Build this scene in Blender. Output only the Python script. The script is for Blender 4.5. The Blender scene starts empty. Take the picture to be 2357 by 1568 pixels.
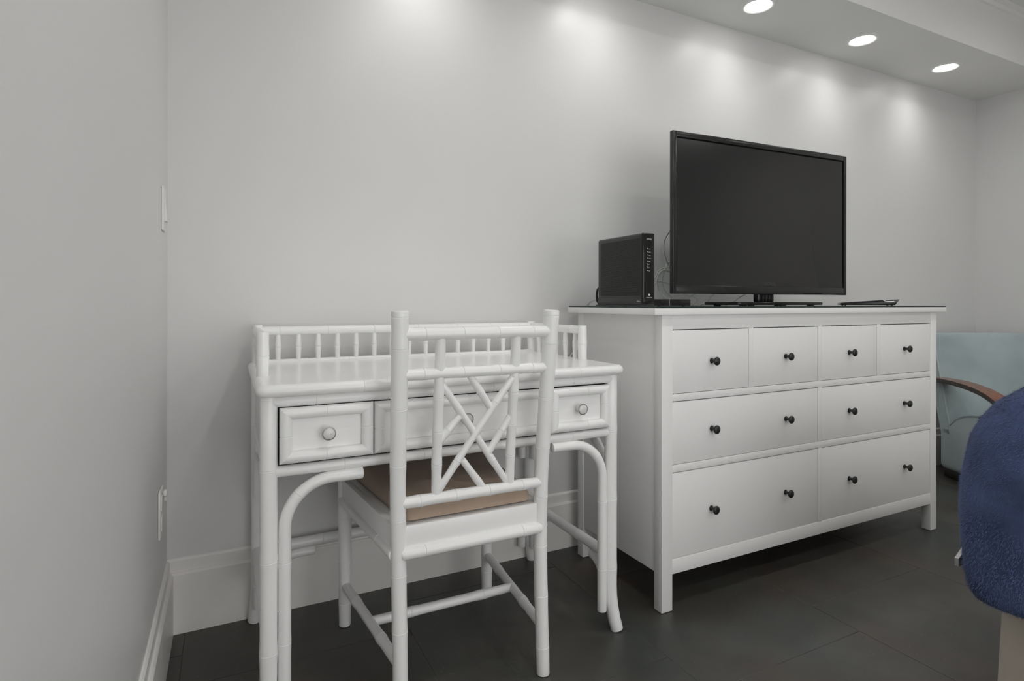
import bpy, bmesh, math, random
from mathutils import Vector, Matrix, noise

random.seed(7)
PI = math.pi
scene = bpy.context.scene
C = scene.collection

# ------------------------------------------------------------------ camera
YAW = 0.4620
cam_d = bpy.data.cameras.new('camera')
cam = bpy.data.objects.new('camera', cam_d)
C.objects.link(cam)
cam.location = (-1.1707, -1.8706, 0.9715)
cam.rotation_euler = (Matrix.Rotation(-YAW, 4, 'Z') @ Matrix.Rotation(PI / 2, 4, 'X') @ Matrix.Rotation(0.0011, 4, 'Z')).to_euler()
cam_d.sensor_fit = 'HORIZONTAL'
cam_d.sensor_width = 36.0
cam_d.lens = 36.0 * 1317.29 / 2357.0
cam_d.shift_y = -86.99 / 2357.0
cam_d.clip_start = 0.02
scene.camera = cam

# ------------------------------------------------------------------ view / world
scene.view_settings.view_transform = 'Standard'
scene.view_settings.look = 'None'
scene.view_settings.gamma = 1.0
scene.view_settings.use_curve_mapping = False
scene.view_settings.exposure = 0.15
try:
    scene.cycles.use_denoising = True
    scene.cycles.max_bounces = 7
    scene.cycles.diffuse_bounces = 6
    scene.cycles.glossy_bounces = 3
    scene.cycles.transmission_bounces = 5
    scene.cycles.caustics_reflective = False
    scene.cycles.caustics_refractive = False
    scene.cycles.use_adaptive_sampling = True
    scene.cycles.adaptive_threshold = 0.06
    scene.cycles.adaptive_min_samples = 12
    scene.cycles.sample_clamp_indirect = 5.0
except Exception:
    pass
world = bpy.data.worlds.new('world')
scene.world = world
world.use_nodes = True
world.node_tree.nodes['Background'].inputs[0].default_value = (0.80, 0.88, 1.0, 1)
world.node_tree.nodes['Background'].inputs[1].default_value = 0.6

SPOT_W = 3.1        # wall-washing downlights in the soffit
BEAM_W = 2.2         # their downward beam
MAIN_W = 3.2        # downlights of the main ceiling (behind the camera's view)

# room dimensions
XL, XR, YB, YF = -1.327, 3.11, 0.080, -3.60
ZS, ZC, YS = 2.262, 2.540, -0.325       # soffit underside, main ceiling, soffit front


# ------------------------------------------------------------------ materials
def mat(name, col, rough=0.5, spec=0.5, var=0.0, vscale=8.0, bump=0.0, bscale=60.0, metal=0.0, sheen=0.0, coat=0.0, stretch=None):
    m = bpy.data.materials.new(name)
    m.use_nodes = True
    nt = m.node_tree
    b = nt.nodes['Principled BSDF']
    b.inputs['Roughness'].default_value = rough
    b.inputs['Specular IOR Level'].default_value = spec
    b.inputs['Metallic'].default_value = metal
    if sheen:
        b.inputs['Sheen Weight'].default_value = sheen
    if coat:
        b.inputs['Coat Weight'].default_value = coat
        b.inputs['Coat Roughness'].default_value = 0.08
    tc = nt.nodes.new('ShaderNodeTexCoord')
    mp = nt.nodes.new('ShaderNodeMapping')
    nt.links.new(tc.outputs['Object'], mp.inputs[0])
    if stretch:
        mp.inputs['Scale'].default_value = stretch
    n = nt.nodes.new('ShaderNodeTexNoise')
    n.inputs['Scale'].default_value = vscale
    n.inputs['Detail'].default_value = 5
    nt.links.new(mp.outputs[0], n.inputs['Vector'])
    r = nt.nodes.new('ShaderNodeValToRGB')
    r.color_ramp.elements[0].position = 0.3
    r.color_ramp.elements[1].position = 0.7
    r.color_ramp.elements[0].color = tuple(c * (1 - var) for c in col) + (1,)
    r.color_ramp.elements[1].color = tuple(min(1, c * (1 + var)) for c in col) + (1,)
    nt.links.new(n.outputs['Fac'], r.inputs[0])
    nt.links.new(r.outputs[0], b.inputs['Base Color'])
    if bump:
        n2 = nt.nodes.new('ShaderNodeTexNoise')
        n2.inputs['Scale'].default_value = bscale
        n2.inputs['Detail'].default_value = 4
        nt.links.new(mp.outputs[0], n2.inputs['Vector'])
        bp = nt.nodes.new('ShaderNodeBump')
        bp.inputs['Strength'].default_value = bump
        bp.inputs['Distance'].default_value = 0.004
        nt.links.new(n2.outputs['Fac'], bp.inputs['Height'])
        nt.links.new(bp.outputs[0], b.inputs['Normal'])
    return m


def emit(name, col, strength):
    m = bpy.data.materials.new(name)
    m.use_nodes = True
    nt = m.node_tree
    for nd in list(nt.nodes):
        nt.nodes.remove(nd)
    e = nt.nodes.new('ShaderNodeEmission')
    e.inputs[0].default_value = col + (1,)
    e.inputs[1].default_value = strength
    o = nt.nodes.new('ShaderNodeOutputMaterial')
    nt.links.new(e.outputs[0], o.inputs[0])
    return m


def slate():
    m = mat('slate_tile', (0.064, 0.063, 0.059), rough=0.42, spec=0.5, var=0.28, vscale=3.2, bump=0.10, bscale=90)
    nt = m.node_tree
    b = nt.nodes['Principled BSDF']
    ramp = b.inputs['Base Color'].links[0].from_node
    geo = nt.nodes.new('ShaderNodeNewGeometry')
    # reddish and greenish drifts of colour in the stone
    n1 = nt.nodes.new('ShaderNodeTexNoise')
    n1.inputs['Scale'].default_value = 2.3
    n1.inputs['Detail'].default_value = 3
    nt.links.new(geo.outputs['Position'], n1.inputs['Vector'])
    nt.links.new(geo.outputs['Position'], ramp.inputs[0].links[0].from_node.inputs['Vector'])
    r1 = nt.nodes.new('ShaderNodeValToRGB')
    e = r1.color_ramp.elements
    e[0].position, e[0].color = 0.36, (0.92, 1.02, 0.98, 1)
    e[1].position, e[1].color = 0.66, (1.18, 1.0, 0.92, 1)
    nt.links.new(n1.outputs['Fac'], r1.inputs[0])
    mx = nt.nodes.new('ShaderNodeMix')
    mx.data_type = 'RGBA'
    mx.blend_type = 'MULTIPLY'
    mx.inputs[0].default_value = 1.0
    nt.links.new(ramp.outputs[0], mx.inputs[6])
    nt.links.new(r1.outputs[0], mx.inputs[7])
    # specks of dust
    vo = nt.nodes.new('ShaderNodeTexVoronoi')
    vo.inputs['Scale'].default_value = 55
    nt.links.new(geo.outputs['Position'], vo.inputs['Vector'])
    lt = nt.nodes.new('ShaderNodeMath'); lt.operation = 'LESS_THAN'; lt.inputs[1].default_value = 0.055
    nt.links.new(vo.outputs['Distance'], lt.inputs[0])
    n3 = nt.nodes.new('ShaderNodeTexNoise')
    n3.inputs['Scale'].default_value = 4
    nt.links.new(geo.outputs['Position'], n3.inputs['Vector'])
    gt = nt.nodes.new('ShaderNodeMath'); gt.operation = 'GREATER_THAN'; gt.inputs[1].default_value = 0.50
    nt.links.new(n3.outputs['Fac'], gt.inputs[0])
    ml = nt.nodes.new('ShaderNodeMath'); ml.operation = 'MULTIPLY'
    nt.links.new(lt.outputs[0], ml.inputs[0]); nt.links.new(gt.outputs[0], ml.inputs[1])
    m2 = nt.nodes.new('ShaderNodeMath'); m2.operation = 'MULTIPLY'; m2.inputs[1].default_value = 0.5
    nt.links.new(ml.outputs[0], m2.inputs[0])
    mx2 = nt.nodes.new('ShaderNodeMix')
    mx2.data_type = 'RGBA'
    nt.links.new(m2.outputs[0], mx2.inputs[0])
    nt.links.new(mx.outputs[2], mx2.inputs[6])
    mx2.inputs[7].default_value = (0.45, 0.43, 0.40, 1)
    nt.links.new(mx2.outputs[2], b.inputs['Base Color'])
    return m


def wood():
    m = mat('walnut', (0.20, 0.068, 0.030), rough=0.28, spec=0.5, var=0.45, vscale=7, stretch=(14, 1.2, 14), coat=0.3)
    return m


def glass():
    # thin clear plate: lets light straight through, mirrors a little
    m = bpy.data.materials.new('clear_glass')
    m.use_nodes = True
    nt = m.node_tree
    for nd in list(nt.nodes):
        nt.nodes.remove(nd)
    tr = nt.nodes.new('ShaderNodeBsdfTransparent')
    tr.inputs[0].default_value = (0.93, 0.97, 0.95, 1)
    gl = nt.nodes.new('ShaderNodeBsdfGlossy')
    gl.inputs['Roughness'].default_value = 0.02
    lw = nt.nodes.new('ShaderNodeLayerWeight')
    pw = nt.nodes.new('ShaderNodeMath'); pw.operation = 'POWER'; pw.inputs[1].default_value = 5.0
    nt.links.new(lw.outputs['Facing'], pw.inputs[0])
    fr = nt.nodes.new('ShaderNodeMath'); fr.operation = 'MULTIPLY_ADD'
    fr.inputs[1].default_value = 0.9; fr.inputs[2].default_value = 0.04
    nt.links.new(pw.outputs[0], fr.inputs[0])
    mx = nt.nodes.new('ShaderNodeMixShader')
    nt.links.new(fr.outputs[0], mx.inputs[0])
    nt.links.new(tr.outputs[0], mx.inputs[1])
    nt.links.new(gl.outputs[0], mx.inputs[2])
    o = nt.nodes.new('ShaderNodeOutputMaterial')
    nt.links.new(mx.outputs[0], o.inputs[0])
    return m


M = dict(
    wall=mat('wall_paint', (0.70, 0.698, 0.693), rough=0.38, spec=0.5, var=0.008, vscale=1.5, bump=0.03, bscale=140),
    ceil=mat('ceiling_paint', (0.80, 0.798, 0.79), rough=0.65, spec=0.25, var=0.006, vscale=1.5),
    base=mat('baseboard_paint', (0.87, 0.852, 0.83), rough=0.38, spec=0.45, var=0.01, vscale=5),
    tile=slate(),
    grout=mat('grout', (0.11, 0.106, 0.098), rough=0.9, spec=0.2, var=0.2, vscale=30),
    bamboo=mat('white_gloss_paint', (0.89, 0.889, 0.884), rough=0.30, spec=0.5, var=0.012, vscale=6, bump=0.03, bscale=25),
    desk=mat('white_gloss_top', (0.89, 0.889, 0.884), rough=0.22, spec=0.5, var=0.008, vscale=4),
    knob=mat('white_knob', (0.72, 0.715, 0.70), rough=0.25, var=0.01),
    ring=mat('knob_ring', (0.30, 0.29, 0.27), rough=0.35, metal=0.6, var=0.05),
    dress=mat('white_satin_paint', (0.86, 0.859, 0.853), rough=0.42, spec=0.4, var=0.008, vscale=5),
    gap=mat('drawer_void', (0.05, 0.05, 0.048), rough=0.9, spec=0.1, var=0.1),
    black=mat('black_metal', (0.018, 0.018, 0.018), rough=0.38, spec=0.5, var=0.1, vscale=20),
    glass=glass(),
    gedge=mat('glass_edge', (0.012, 0.030, 0.025), rough=0.15, spec=0.5, var=0.1, vscale=6),
    tvframe=mat('tv_frame', (0.016, 0.016, 0.016), rough=0.22, spec=0.5, var=0.06, vscale=10),
    tvscreen=mat('tv_screen', (0.022, 0.022, 0.022), rough=0.16, spec=0.5, var=0.03, vscale=3),
    strip=mat('black_strip', (0.002, 0.002, 0.002), rough=0.6, spec=0.1, var=0.1),
    plastic=mat('router_plastic', (0.042, 0.042, 0.042), rough=0.42, spec=0.45, var=0.08, vscale=30),
    gloss=mat('router_gloss', (0.012, 0.012, 0.012), rough=0.16, spec=0.35, var=0.05),
    dark=mat('hole_black', (0.006, 0.006, 0.006), rough=0.8, spec=0.1, var=0.1),
    ink=mat('pale_ink', (0.55, 0.55, 0.54), rough=0.6, var=0.02),
    inkd=mat('grey_ink', (0.065, 0.065, 0.065), rough=0.5, var=0.02),
    silver=mat('silver', (0.55, 0.55, 0.54), rough=0.3, metal=0.8, var=0.03),
    cable=mat('grey_cable', (0.48, 0.475, 0.46), rough=0.5, var=0.05, vscale=20),
    cablew=mat('white_cable', (0.72, 0.71, 0.69), rough=0.5, var=0.02),
    cableb=mat('black_cable', (0.012, 0.012, 0.012), rough=0.45, var=0.05),
    cushion=mat('tan_fabric', (0.42, 0.325, 0.255), rough=0.75, spec=0.25, var=0.06, vscale=12, bump=0.05, bscale=350, sheen=0.15),
    teal=mat('teal_velvet', (0.35, 0.420, 0.430), rough=0.8, spec=0.2, var=0.13, vscale=4.5, bump=0.04, bscale=200, sheen=0.35),
    tealp=mat('teal_piping', (0.42, 0.50, 0.51), rough=0.7, spec=0.2, var=0.05),
    plinth=mat('dark_plinth', (0.018, 0.015, 0.014), rough=0.4, var=0.1),
    wood=wood(),
    wooded=mat('dark_wood_edge', (0.030, 0.020, 0.016), rough=0.22, var=0.2, vscale=20, coat=0.3),
    cream=mat('cream_fabric', (0.60, 0.54, 0.45), rough=0.85, spec=0.2, var=0.03, vscale=6, bump=0.05, bscale=300, sheen=0.2),
    navy=mat('navy_plush', (0.066, 0.092, 0.190), rough=0.9, spec=0.1, var=0.45, vscale=7, bump=0.5, bscale=70, sheen=0.1),
    fur=mat('navy_fur', (0.096, 0.130, 0.255), rough=0.9, spec=0.08, var=0.55, vscale=6, sheen=0.06),
    lens=emit('lamp_lens', (1.0, 0.99, 0.97), 12.0),
    trimr=mat('lamp_trim', (0.80, 0.80, 0.79), rough=0.35, var=0.01),
    plate=mat('switch_plate', (0.78, 0.77, 0.75), rough=0.35, var=0.01),
    curtain=mat('curtain_cloth', (0.80, 0.79, 0.77), rough=0.9, spec=0.1, var=0.05),
    pane=emit('fill_glow', (1.0, 0.997, 0.99), 2.5),  # glow of the added fill panel behind the camera
)


# ------------------------------------------------------------------ mesh helpers
def link(name, me, m, parent=None, loc=(0, 0, 0), rotz=0.0):
    o = bpy.data.objects.new(name, me)
    C.objects.link(o)
    if m is not None and not me.materials:
        me.materials.append(m)
    o.location = loc
    o.rotation_euler = (0, 0, rotz)
    if parent is not None:
        o.parent = parent
    return o


class MB:
    def __init__(s):
        s.v, s.f = [], []

    def box(s, x0, x1, y0, y1, z0, z1):
        n = len(s.v)
        s.v += [(x0, y0, z0), (x1, y0, z0), (x1, y1, z0), (x0, y1, z0), (x0, y0, z1), (x1, y0, z1), (x1, y1, z1), (x0, y1, z1)]
        s.f += [tuple(n + i for i in q) for q in ((3, 2, 1, 0), (4, 5, 6, 7), (0, 1, 5, 4), (1, 2, 6, 5), (2, 3, 7, 6), (3, 0, 4, 7))]
        return s

    def rings(s, rings, closed=False, caps=True):
        """join equal-length vertex rings into a skin"""
        k = len(rings[0])
        n = len(s.v)
        for r in rings:
            s.v += [tuple(p) for p in r]
        m = len(rings)
        for i in range(m if closed else m - 1):
            a, b = n + i * k, n + ((i + 1) % m) * k
            for j in range(k):
                j2 = (j + 1) % k
                s.f.append((a + j, a + j2, b + j2, b + j))
        if caps and not closed:
            s.f.append(tuple(n + j for j in range(k))[::-1])
            s.f.append(tuple(n + (m - 1) * k + j for j in range(k)))
        return s

    def tube(s, pts, rad, seg=14, closed=False, caps=True):
        pts = [Vector(p) for p in pts]
        m = len(pts)
        if not hasattr(rad, '__len__'):
            rad = [rad] * m
        T = []
        for i in range(m):
            a = pts[(i - 1) % m] if (closed or i > 0) else pts[i]
            b = pts[(i + 1) % m] if (closed or i < m - 1) else pts[i]
            t = (b - a)
            T.append(t.normalized() if t.length > 1e-9 else Vector((0, 0, 1)))
        up = Vector((0, 0, 1)) if abs(T[0].z) < 0.9 else Vector((0, 1, 0))
        n0 = T[0].cross(up).normalized()
        rings = []
        for i in range(m):
            if i:
                q = T[i - 1].rotation_difference(T[i])
                n0 = (q @ n0)
                n0 = (n0 - T[i] * n0.dot(T[i])).normalized()
            b0 = T[i].cross(n0)
            rings.append([pts[i] + (n0 * math.cos(a) + b0 * math.sin(a)) * rad[i] for a in (2 * PI * j / seg for j in range(seg))])
        return s.rings(rings, closed, caps)

    def lathe(s, prof, o, axis, seg=24, caps=True):
        """profile of (distance along axis, radius)"""
        ax = Vector(axis).normalized()
        up = Vector((0, 0, 1)) if abs(ax.z) < 0.9 else Vector((1, 0, 0))
        u = ax.cross(up).normalized()
        w = ax.cross(u)
        o = Vector(o)
        rings = [[o + ax * d + (u * math.cos(a) + w * math.sin(a)) * r for a in (2 * PI * j / seg for j in range(seg))] for d, r in prof]
        return s.rings(rings, False, caps)

    def prism(s, poly, z0, z1):
        return s.rings([[(x, y, z0) for x, y in poly], [(x, y, z1) for x, y in poly]])

    def mesh(s, name, smooth=True, bevel=0.0, seg=2, angle=40):
        me = bpy.data.meshes.new(name)
        me.from_pydata(s.v, [], s.f)
        bm = bmesh.new()
        bm.from_mesh(me)
        bmesh.ops.recalc_face_normals(bm, faces=bm.faces)
        if bevel > 0:
            es = [e for e in bm.edges if len(e.link_faces) == 2 and e.calc_face_angle(0) > math.radians(30)]
            bmesh.ops.bevel(bm, geom=es, offset=bevel, segments=seg, affect='EDGES', profile=0.5, clamp_overlap=True)
        if smooth:
            for fc in bm.faces:
                fc.smooth = True
            lim = math.radians(angle)
            for e in bm.edges:
                if len(e.link_faces) == 2 and e.calc_face_angle(0) > lim:
                    e.smooth = False
        bm.to_mesh(me)
        bm.free()
        return me

    def build(s, name, m, parent=None, bevel=0.0, seg=2, loc=(0, 0, 0), rotz=0.0, smooth=True, angle=40):
        return link(name, s.mesh(name, smooth, bevel, seg, angle), m, parent, loc, rotz)


def thing(name, label, cat, loc=(0, 0, 0), rotz=0.0, group=None):
    o = bpy.data.objects.new(name, None)
    o.empty_display_size = 0.05
    C.objects.link(o)
    o.location = loc
    o.rotation_euler = (0, 0, rotz)
    return tag(o, label, cat, group)


def tag(o, label, cat, group=None):
    o['label'] = label
    o['category'] = cat
    if group:
        o['group'] = group
    return o


def struct(o):
    o['kind'] = 'structure'
    return o


def lerp(a, b, t):
    return a + (b - a) * t


def interp(x, xs, ys):
    if x <= xs[0]:
        return ys[0]
    for i in range(len(xs) - 1):
        if x <= xs[i + 1]:
            return lerp(ys[i], ys[i + 1], (x - xs[i]) / (xs[i + 1] - xs[i]))
    return ys[-1]


def smoothpath(pts, n=12):
    """Catmull-Rom through points"""
    P = [Vector(p) for p in pts]
    P = [P[0] * 2 - P[1]] + P + [P[-1] * 2 - P[-2]]
    out = []
    for i in range(1, len(P) - 2):
        a, b, c, d = P[i - 1], P[i], P[i + 1], P[i + 2]
        for k in range(n):
            t = k / n
            out.append(0.5 * ((2 * b) + (c - a) * t + (2 * a - 5 * b + 4 * c - d) * t * t + (3 * b - a - 3 * c + d) * t ** 3))
    out.append(P[-2])
    return out


def bamboo(path, r, nodes=(), seg=16, bulge=0.10, r_end=None, groove=0.0016, ends=0.003):
    """cane along a polyline: nodes = distances along it; each is a swelling with a fine cut ring"""
    P = [Vector(p) for p in path]
    S = [0.0]
    for i in range(1, len(P)):
        S.append(S[-1] + (P[i] - P[i - 1]).length)
    L = S[-1]
    nodes = [d for d in nodes if 0.012 < d < L - 0.006]
    st = set(round(x, 5) for x in S)
    for d in nodes:
        for k in (-0.035, -0.02, -0.010, -0.004, -0.0013, 0.0, 0.0013, 0.004, 0.010, 0.02, 0.035):
            if 0 < d + k < L:
                st.add(round(d + k, 5))
    if ends:
        st.add(round(ends, 5)); st.add(round(L - ends, 5))
        st.add(round(ends * 0.35, 5)); st.add(round(L - ends * 0.35, 5))
    st = sorted(st)
    pts, rad = [], []
    for s_ in st:
        s_ = min(s_, L)
        k = max(i for i in range(len(S)) if S[i] <= s_ + 1e-9)
        k = min(k, len(P) - 2)
        t = (s_ - S[k]) / max(1e-9, S[k + 1] - S[k])
        pts.append(P[k].lerp(P[k + 1], t))
        rr = r if r_end is None else lerp(r, r_end, s_ / L)
        m = 1.0
        for d in nodes:
            q = abs(s_ - d)
            m = max(m, 1.0 + bulge * math.exp(-(q / 0.017) ** 2))
        rr *= m
        if any(abs(s_ - d) < 0.0007 for d in nodes):
            rr -= groove
        if ends:
            e = min(s_, L - s_)
            if e < ends:
                rr -= ends * (1 - math.sqrt(max(0, 1 - (1 - e / ends) ** 2))) * 0.9
        pts_r = max(rr, 0.001)
        rad.append(pts_r)
    return MB().tube(pts, rad, seg)


def arc2(c, e1, e2, R, a0, a1, n=10):
    """points c + R(cos a e1 + sin a e2)"""
    c, e1, e2 = Vector(c), Vector(e1), Vector(e2)
    return [c + e1 * (R * math.cos(lerp(a0, a1, i / n))) + e2 * (R * math.sin(lerp(a0, a1, i / n))) for i in range(n + 1)]


# ================================================================== SETTING
def plain_box(name, m, *b, parent=None, bevel=0.0):
    return MB().box(*b).build(name, m, parent, bevel=bevel)


struct(plain_box('wall_back', M['wall'], XL - .1, XR + .1, YB, YB + .1, -.05, ZC + .1))
struct(plain_box('wall_left', M['wall'], XL - .1, XL, YF - .1, YB, -.05, ZC + .1))
struct(plain_box('wall_right', M['wall'], XR, XR + .1, YF - .1, YB, -.05, ZC + .1))
# wall behind the camera with an added glowing fill panel; curtains on the right wall
WX0, WX1, WZ0, WZ1 = -1.28, 1.25, 0.03, 1.85
wr = MB().box(XL, WX0, YF - .1, YF, -.05, ZC + .1)
wr.box(WX1, XR, YF - .1, YF, -.05, ZC + .1)
wr.box(WX0, WX1, YF - .1, YF, -.05, WZ0)
wr.box(WX0, WX1, YF - .1, YF, WZ1, ZC + .1)
struct(wr.build('wall_rear', M['wall']))
fill = struct(plain_box('fill_light_pane', M['pane'], WX0, WX1, YF - .09, YF - .08, WZ0, WZ1))  # out of view, added as frontal fill light
fr = MB()
for a, b in ((WX0, WX0 + .05), (WX1 - .05, WX1)):
    fr.box(a, b, YF - .08, YF - .04, WZ0, WZ1)
fr.box(WX0, WX1, YF - .08, YF - .04, WZ0, WZ0 + .05)
fr.box(WX0, WX1, YF - .08, YF - .04, WZ1 - .05, WZ1)
fr.build('fill_frame', M['base'], fill)
win2 = struct(plain_box('window_2', M['base'], XR - .004, XR + .002, -3.0, -1.35, 0.5, 2.1))
for y0, y1 in ((-3.15, -2.02), (-1.98, -1.15)):
    n = 66
    rg = []
    for i in range(n + 1):
        y = lerp(y0, y1, i / n)
        xx = XR - 0.075 - 0.028 * math.sin(i * 0.95) - 0.010 * math.sin(i * 0.37 + 1)
        rg.append((xx, y))
    b = MB()
    b.rings([[(x, y, 0.03), (x + .003, y, 0.03), (x + .003, y, 2.32), (x, y, 2.32)] for x, y in rg])
    b.build('curtain', M['curtain'], win2)
struct(plain_box('ceiling', M['ceil'], XL - .1, XR + .1, YF - .1, YS, ZC, ZC + .1))
sof = struct(plain_box('trim_1', M['ceil'], XL, XR, YS, YB, ZS, ZC + .1))          # lowered soffit along the back wall
struct(MB().rings([[(x, YS, ZC - .034), (x, YS - .010, ZC - .030), (x, YS - .016, ZC - .014), (x, YS - .034, ZC - .006), (x, YS - .036, ZC), (x, YS, ZC)] for x in (XL, XR)]).build('trim_2', M['ceil']))

floor = struct(plain_box('floor', M['grout'], XL - .1, XR + .1, YF - .1, YB + .1, -.06, -.0012))
TP = 0.5955
cols = [-1.2795 + TP * k for k in range(-1, 9)]
tile_meshes = {}
for k, x0 in enumerate(cols[:-1]):
    off = -0.2115 if (k % 2 == 1) else -0.0565
    j0 = -8
    for j in range(j0, 3):
        y0 = off + j * 0.6015
        y1 = y0 + 0.6015
        a0, a1 = max(x0, XL + .001), min(x0 + TP, XR - .001)
        b0, b1 = max(y0, YF + .001), min(y1, YB - .001)
        if a1 - a0 < 0.01 or b1 - b0 < 0.01:
            continue
        g = 0.0011
        key = (round(a1 - a0, 4), round(b1 - b0, 4))
        if key not in tile_meshes:
            tile_meshes[key] = MB().box(g, key[0] - g, g, key[1] - g, -.01, 0).mesh('tile', bevel=0.0008, seg=1)
            tile_meshes[key].materials.append(M['tile'])
        link('tile', tile_meshes[key], M['tile'], floor, (a0, b0, 0))


def bb_profile(t):          # (distance from wall, z), t = lower board thickness
    return [(0, 0), (t, 0), (t, .173), (t - .004, .1785), (t - .009, .1795), (t - .009, .2115), (t - .013, .2165), (0, .2175)]


def baseboard(name, a, b, inward):
    a, b, w = Vector(a), Vector(b), Vector(inward)
    rings = [[p + w * d + Vector((0, 0, z)) for d, z in bb_profile(0.017)] for p in (a, b)]
    return struct(MB().rings(rings).build(name, M['base'], smooth=False))


baseboard('baseboard_back', (XL, YB, 0), (XR, YB, 0), (0, -1, 0))
baseboard('baseboard_left', (XL, YF, 0), (XL, YB - .017, 0), (1, 0, 0))
baseboard('baseboard_right', (XR, YF, 0), (XR, YB - .017, 0), (-1, 0, 0))
baseboard('baseboard_rear', (XL, YF, 0), (XR, YF, 0), (0, 1, 0))


# ------------------------------------------------------------------ recessed lights
def downlight(x, y, z, label, power, spread, wash, seen=True):
    if seen:
        t = thing('recessed_light', label, 'ceiling light', (x, y, z), 0, 'recessed lights in the white ceiling')
    else:                       # fixtures of the room outside the picture
        t = bpy.data.objects.new('ceiling_light', None)
        C.objects.link(t)
        t.location = (x, y, z)
        t['kind'] = 'structure'
    MB().lathe([(-.0005, .0745), (.0040, .0720), (.0058, .0660), (.0046, .0580), (.0005, .0520), (-.004, .0515), (-.004, .070)], (0, 0, 0), (0, 0, -1), 40, caps=False).build('trim_ring', M['trimr'], t)
    MB().lathe([(-.0045, .0505), (.0030, .0495), (.0060, .040), (.0075, .022), (.0080, .0005)], (0, 0, 0), (0, 0, -1), 40).build('lens', M['lens'], t)
    if wash:
        ld = bpy.data.lights.new('lamp', 'SPOT')
        ld.spot_size = math.radians(spread)
        ld.spot_blend = 0.8
        ld.shadow_soft_size = 0.03
    else:
        ld = bpy.data.lights.new('lamp', 'AREA')
        ld.shape = 'DISK'
        ld.size = 0.085
        ld.spread = math.radians(spread)
    ld.energy = power
    ld.color = (1.0, 0.992, 0.975)
    lo = bpy.data.objects.new('lamp', ld)
    C.objects.link(lo)
    lo.parent = t
    lo.location = (0, 0, -.012)
    if wash:
        l2 = bpy.data.lights.new('lamp', 'SPOT')
        l2.spot_size = math.radians(104)
        l2.spot_blend = 1.0
        l2.shadow_soft_size = 0.035
        l2.energy = BEAM_W
        l2.color = ld.color
        lb = bpy.data.objects.new('lamp', l2)
        C.objects.link(lb)
        lb.parent = t
        lb.location = (0, 0, -.012)
    return t


for x, lab in ((-.566, 'white recessed light over the desk, leftmost of the soffit row'), (.163, 'white recessed light over the dresser end nearest the desk'),
               (.8906, 'glowing recessed light cut by the top edge of the picture'), (1.617, 'middle one of three glowing recessed lights in view in the soffit'),
               (2.347, 'glowing recessed light nearest the far right wall')):
    downlight(x, -.1235, ZS, lab, SPOT_W, 154, True, seen=x > .5)
for x, y, lab in ((-.45, -1.25, 'main ceiling light, left one of the front row'), (.9, -1.25, 'main ceiling light, middle one of the front row'), (2.25, -1.25, 'main ceiling light, right one of the front row'),
                  (-.45, -2.55, 'main ceiling light, left one of the rear row'), (.9, -2.55, 'main ceiling light, middle one of the rear row'), (2.25, -2.55, 'main ceiling light, right one of the rear row')):
    downlight(x, y, ZC, lab, MAIN_W, 170, False, seen=False)


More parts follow.
